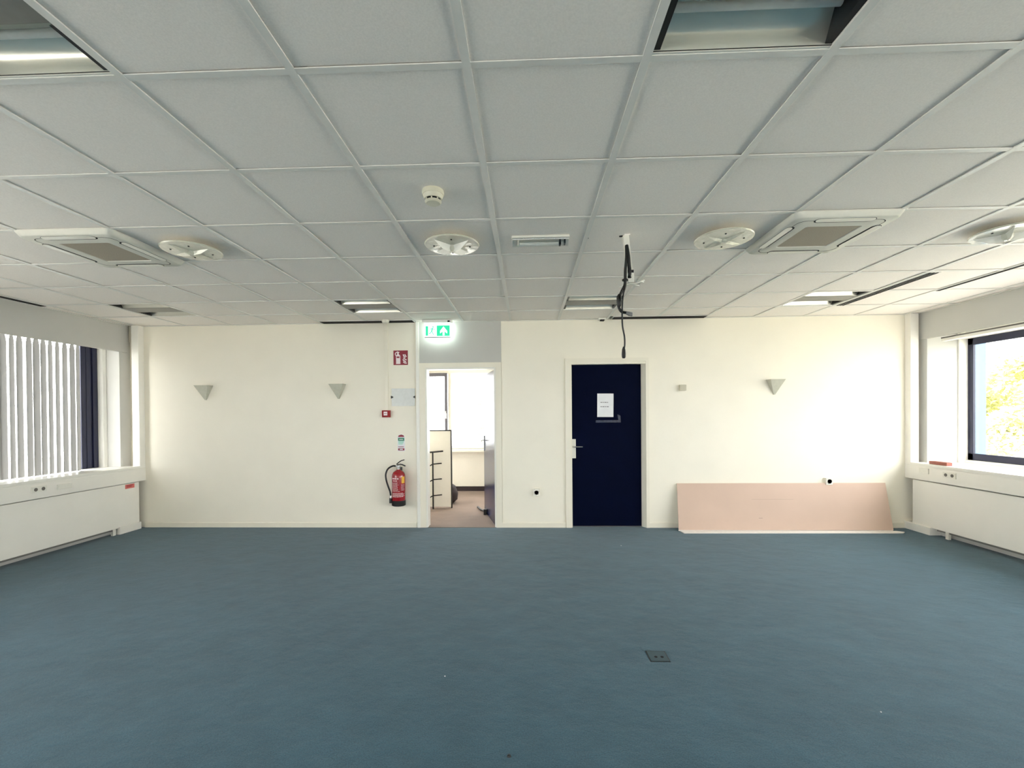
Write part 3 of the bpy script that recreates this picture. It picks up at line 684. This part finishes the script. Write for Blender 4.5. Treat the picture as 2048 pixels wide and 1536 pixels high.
sk = thing('instruction_sticker', 'narrow white, green and red instruction label above the fire extinguisher', 'sticker', (-1.404, W, 1.075)); o = Vector(sk.location)
obj('backing', MB(o).prism([(-1.452, .972), (-1.356, .972), (-1.356, 1.15), (-1.372, 1.178), (-1.404, 1.188), (-1.436, 1.178), (-1.452, 1.15)], 'y', W-.002, W), 'paper', sk)
obj('red_arch', MB(o).prism([(-1.444, 1.152), (-1.364, 1.152), (-1.372, 1.172), (-1.404, 1.183), (-1.436, 1.172)], 'y', W-.0028, W-.002), 'sign_red', sk)
obj('green_field', MB(o).box(-1.444, W-.0028, 1.102, -1.364, W-.002, 1.142), 'green', sk)
obj('green_lines', MB(o).box(-1.44, W-.0028, 1.086, -1.37, W-.002, 1.096).box(-1.44, W-.0028, 1.072, -1.375, W-.002, 1.081).box(-1.44, W-.0028, 1.058, -1.385, W-.002, 1.066), 'teal', sk)
obj('red_field', MB(o).box(-1.444, W-.0028, .98, -1.364, W-.002, 1.008).box(-1.444, W-.0028, 1.022, -1.37, W-.002, 1.03), 'sign_red', sk)
obj('white_mark', MB(o).box(-1.424, W-.0034, .988, -1.384, W-.0028, 1.0).box(-1.43, W-.0034, 1.118, -1.38, W-.0028, 1.126), 'paper', sk)

fe = thing('fire_extinguisher', 'red fire extinguisher with black hose hanging on the wall beside the doorway', 'fire extinguisher', (-1.413, W-.105, .30)); o = Vector(fe.location)
c = (-1.413, W-.105, .30); R0 = .083
obj('cylinder', MB(o).lathe([(.078, .055), (R0, .06), (R0, .36), (.079, .392), (.066, .418), (.044, .436), (.026, .444), (.022, .452)], c, 32), 'red', fe, smooth=True)
obj('base_cup', MB(o).lathe([(.074, 0), (.0845, .006), (.0855, .012), (.0855, .068), (.083, .07)], c, 32), 'black', fe, smooth=True, label='black plastic base cup')
obj('neck', MB(o).lathe([(.022, .448), (.022, .468), (.017, .472), (.017, .492)], c, 16), 'chrome', fe, smooth=True)
b = MB(o); b.box(c[0]-.03, c[1]-.014, .30+.478, c[0]+.024, c[1]+.014, .30+.505); obj('valve', b, 'chrome', fe, bevel=.003)
def hnd(pts, wd=.011, th=.006):
    b = MB(o); P = [Vector(p) for p in pts]; rings = []
    for i, p in enumerate(P):
        d = (P[min(i+1, len(P)-1)]-P[max(i-1, 0)]).normalized(); nrm = Vector((-d.z, 0, d.x))*th
        rings.append([p-nrm+Vector((0, -wd, 0)), p+nrm+Vector((0, -wd, 0)), p+nrm+Vector((0, wd, 0)), p-nrm+Vector((0, wd, 0))])
    return b.loft(rings)
zt = .30+.505
obj('squeeze_lever', hnd([(c[0]-.022, c[1], zt+.012), (c[0]+.005, c[1], zt+.034), (c[0]+.035, c[1], zt+.055), (c[0]+.075, c[1], zt+.066)]), 'black', fe)
obj('carry_handle', hnd([(c[0]-.018, c[1], zt+.002), (c[0]+.02, c[1], zt+.012), (c[0]+.055, c[1], zt+.004), (c[0]+.088, c[1], zt-.012)]), 'black', fe)
hp = smooth_path([(c[0]-.028, c[1]-.005, .793), (c[0]-.07, c[1]-.01, .795), (c[0]-.125, c[1]-.02, .762), (c[0]-.152, c[1]-.025, .70), (c[0]-.148, c[1]-.028, .63), (c[0]-.125, c[1]-.03, .55), (c[0]-.10, c[1]-.03, .48), (c[0]-.092, c[1]-.03, .43)])
obj('hose', MB(o).tube(hp, .0105, 10), 'black', fe, smooth=True)
obj('nozzle', MB(o).tube([(c[0]-.092, c[1]-.03, .432), (c[0]-.091, c[1]-.03, .40)], [.009, .012], 10), 'chrome', fe)
obj('nozzle_clip', MB(o).box(c[0]-.108, c[1]-.045, .335, c[0]-.078, c[1]-.005, .40), 'black', fe, bevel=.004)
obj('yellow_label', MB(o).cyl_patch(c, R0, -48, -16, .285, .368), 'yellow', fe)
b = MB(o)
def words(a0, a1, z, h, lens):
    a = a0
    for L_ in lens:
        if a+L_ > a1: break
        b.cyl_patch(c, R0, a, a+L_, z-h/2, z+h/2, .0008, 3); a += L_+3
words(-134, -62, .345, .016, [18, 22, 14, 10]); words(-128, -62, .318, .011, [12, 8, 14]); 
for k in range(9): words(-138, -66+random.randint(-16, 0), .295-.0135*k, .0045, [random.randint(5, 14) for _ in range(9)])
for k in range(5): words(-132, -22, .165-.011*k, .0055, [random.randint(6, 16) for _ in range(12)])
for k in range(7): words(-52, -22, .27-.012*k, .004, [random.randint(5, 10) for _ in range(4)])
pr_ = obj('printed_text', b, 'print', fe)
obj('wall_bracket', MB(o).box(c[0]-.02, c[1]+.02, .30+.40, c[0]+.02, W, .30+.47), 'black', fe)

th = tag(obj('thermostat', MB().box(2.085, W-.045, 1.703, 2.165, W, 1.777), 'beige_plastic', bevel=.006), 'small square cream thermostat on the wall right of the navy door', 'thermostat')
def wall_socket(label, x, z):
    t = thing('wall_socket', label, 'socket', (x, W, z))
    obj('box', MB().box(-.04, -.04, -.043, .04, 0, .043), 'white_plastic', t, bevel=.004)
    obj('socket_face', MB().lathe([(.024, -.041), (.024, -.0395)], (0, 0, 0), 20, 'y'), 'dark_end', t)
    obj('socket_rim', MB().lathe([(.027, -.043), (.031, -.043), (.031, -.039), (.027, -.039), (.027, -.043)], (0, 0, 0), 20, 'y'), 'white_plastic', t)
wall_socket('white wall socket between the two doors', .309, .447)
wall_socket('white wall socket peeking over the top edge of the leaning board', 3.885, .577)
tag(obj('motion_sensor', MB().lathe([(.045, 0), (.047, -.012), (.04, -.032), (.02, -.042)], (-1.54, 3.97, H), 20), 'white_plastic', smooth=True), 'small white domed sensor on the ceiling above the conduit', 'sensor')
ms = thing('wall_detector', 'tiny white box detector where the back wall meets the ceiling, left of the cables', 'sensor', (1.13, 4.06, H))
obj('body', MB().box(-.045, -.04, -.024, .045, .04, .0), 'white_plastic', ms, bevel=.004)
obj('lens', MB().box(-.025, -.045, -.034, .025, .02, -.024), 'void', ms)

# leaning boards
lb = thing('leaning_board', 'long pinkish brown board leaning against the right part of the back wall', 'board', (3.29, 4.0, 0))
y_b, y_t = 3.968, W-.004; L0 = Vector(lb.location)
def board(name, x0b, x1b, x0t, x1t, yb, yt, zb, zt, th, m, parent, off):
    b = MB(off); d = Vector((0, yt-yb, zt-zb)).normalized(); n = Vector((0, d.z, -d.y))*th
    q = [Vector(p) for p in ((x0b, yb, zb), (x1b, yb, zb), (x1t, yt, zt), (x0t, yt, zt))]
    b.loft([q, [p+n for p in q]]); return obj(name, b, m, parent)
board('face_sheet', 2.018, 4.535, 2.05, 4.56, 3.958, W-.022, .016, .556, .010, 'board', lb, L0)
board('core', 2.018, 4.535, 2.05, 4.56, 3.964, W-.013, .002, .553, .004, 'board_white', lb, L0)
b = MB(L0); b.box(3.0, 0, 0, 3.06, 0, 0)
sc = MB(L0)
def onboard(x, t): return (x, 3.958+(W-.022-3.958)*t-.0012, .016+.54*t)
for x, t_, l in ((2.985, .245, .045), (2.93, .645, .5)):
    p = onboard(x, t_); q = onboard(x+l, t_+.004 if l > .1 else t_+.012)
    sc.add([p, (x+l, p[1], p[2]), (x+l, q[1], p[2]+(.004 if l < .1 else .0016)), (x, q[1], p[2]+(.004 if l < .1 else .0016))], [(0, 1, 2, 3)])
obj('scuff', sc, mat('board_scuff', (150, 128, 118), .7), lb)
fb = MB().prism([(2.045, 3.852), (4.575, 3.868), (4.62, 3.905), (4.56, 3.95), (2.03, 3.95)], 'z', .001, .010)
tag(obj('flat_board', fb, 'board_white'), 'white sheet lying flat on the carpet under the leaning board', 'board')

# small things on sill and floor
tag(obj('red_block', MB().box(4.84, 3.62, .816, 4.90, 3.84, .852), 'brick', bevel=.003), 'small red brown block lying on the right window sill', 'block')
fx = thing('floor_socket', 'square grey floor outlet lid with two black holes set in the carpet', 'floor outlet', (.95, 1.132, 0))
obj('lid', MB().box(-.052, -.053, 0, .052, .053, .004), 'floor_lid', fx, bevel=.0015)
obj('frame', MB().box(-.057, -.058, 0, .057, .058, .0022), 'dark_end', fx)
for x in (-.014, .022): obj('finger_hole', MB().lathe([(.0095, .0042), (.0095, .0048)], (x, -.012, 0), 12), 'void', fx)
tag(obj('black_scrap', MB().lathe([(.004, 0), (.009, .002), (.007, .007), (.002, .009)], (.109, .34, 0), 9), 'black', smooth=True), 'small black scrap on the carpet at the bottom of the photo', 'scrap')
for k, (x, y) in enumerate(((-.263, .904), (1.86, .66), (1.2, 3.35))):
    tag(obj('white_crumb', MB().lathe([(.002, 0), (.004, .002), (.002, .004)], (x, y, 0), 7), 'paper'), ('white crumb on the carpet left of the floor outlet', 'white crumb on the carpet right of the floor outlet', 'white crumb on the carpet in front of the navy door')[k], 'crumb')

# ------------------------------------------------------------------ next room
sp = thing('office_partition', 'white office screen with black edging standing in the next room', 'partition', (-1.6, 5.33, 0)); o = Vector(sp.location)
obj('panel', MB(o).box(-2.4, 5.318, .02, -.975, 5.342, 1.18), 'gloss_white', sp)
obj('top_trim', MB(o).box(-2.4, 5.314, 1.18, -.96, 5.346, 1.198), 'black', sp)
obj('side_trim', MB(o).box(-.975, 5.314, 0, -.958, 5.346, 1.18), 'black', sp)
rk = thing('display_rack', 'black pole rack with short arms in front of the white screen', 'rack', (-1.237, 5.243, 0)); o = Vector(rk.location)
obj('pole', MB(o).box(-1.247, 5.234, 0, -1.227, 5.252, .862), 'black', rk)
obj('top_bar', MB(o).tube([(-1.45, 5.22, .852), (-1.237, 5.243, .864), (-1.08, 5.25, .878)], .012, 6), 'black', rk)
for z in (.682, .445, .203):
    obj('arm', MB(o).tube([(-1.237, 5.243, z), (-1.102, 5.25, z+.012)], .009, 6), 'black', rk)
    obj('arm', MB(o).tube([(-1.237, 5.243, z), (-1.31, 5.20, z-.04), (-1.38, 5.15, z-.075)], .009, 6), 'black', rk)
bgm = MB(); bgm.lathe([(.10, 0), (.17, .06), (.18, .16), (.14, .27), (.06, .33), (.01, .34)], (-1.11, 5.72, 0), 16)
tag(obj('dark_bag', bgm, 'dark_bag', smooth=True), 'dark rounded bag on the floor behind the white screen', 'bag')

# ------------------------------------------------------------------ outside
gr = struct('ground', MB().box(-60, -60, -3.6, 60, 70, -3.5), 'ground')  # unseen ground, made pale to bounce daylight up to the ceiling
def tree(label, x, y, zc, rx, rz, n, seed):
    rnd = random.Random(seed)
    t = thing('tree', label, 'tree', (x, y, -3.5)); o = Vector(t.location)
    obj('trunk', MB(o).tube([(x, y, -3.5), (x+.05, y, -1.5), (x, y+.05, zc)], [.2, .15, .08], 10), 'bark', t, smooth=True)
    b = MB(o); cl = [(rnd.gauss(0, .45)*rx, rnd.gauss(0, .45)*rx, rnd.gauss(0, .45)*rz, rnd.uniform(.35, .7)) for _ in range(26)]
    for k in range(n):
        q = rnd.choice(cl); d = Vector((rnd.gauss(0, 1), rnd.gauss(0, 1), rnd.gauss(0, .8))).normalized()*q[3]*rnd.uniform(.6, 1.0)
        p = Vector((x+q[0], y+q[1], zc+q[2]))+d
        a = Vector((rnd.gauss(0, 1), rnd.gauss(0, 1), rnd.gauss(0, 1))).normalized(); c_ = a.orthogonal().normalized(); s = rnd.uniform(.05, .1)
        b.add([p-a*s, p+c_*s*.5, p+a*s, p-c_*s*.5], [(0, 1, 2, 3)])
    o_ = obj('foliage', b, 'leaf', t); o_['kind'] = 'stuff'
tree('yellow green tree seen through the right window', 13.6, 10.6, 1.2, 2.5, 1.7, 14000, 3)
tree('pale tree seen through the window of the next room', -1.3, 19.0, .3, 1.6, 1.8, 3000, 5)
tree('unseen tree added outside the right window wall to shade the back wall', 11.0, 1.0, .1, 2.6, 1.7, 9000, 8)  # out of view, added to dim the daylight on the back wall
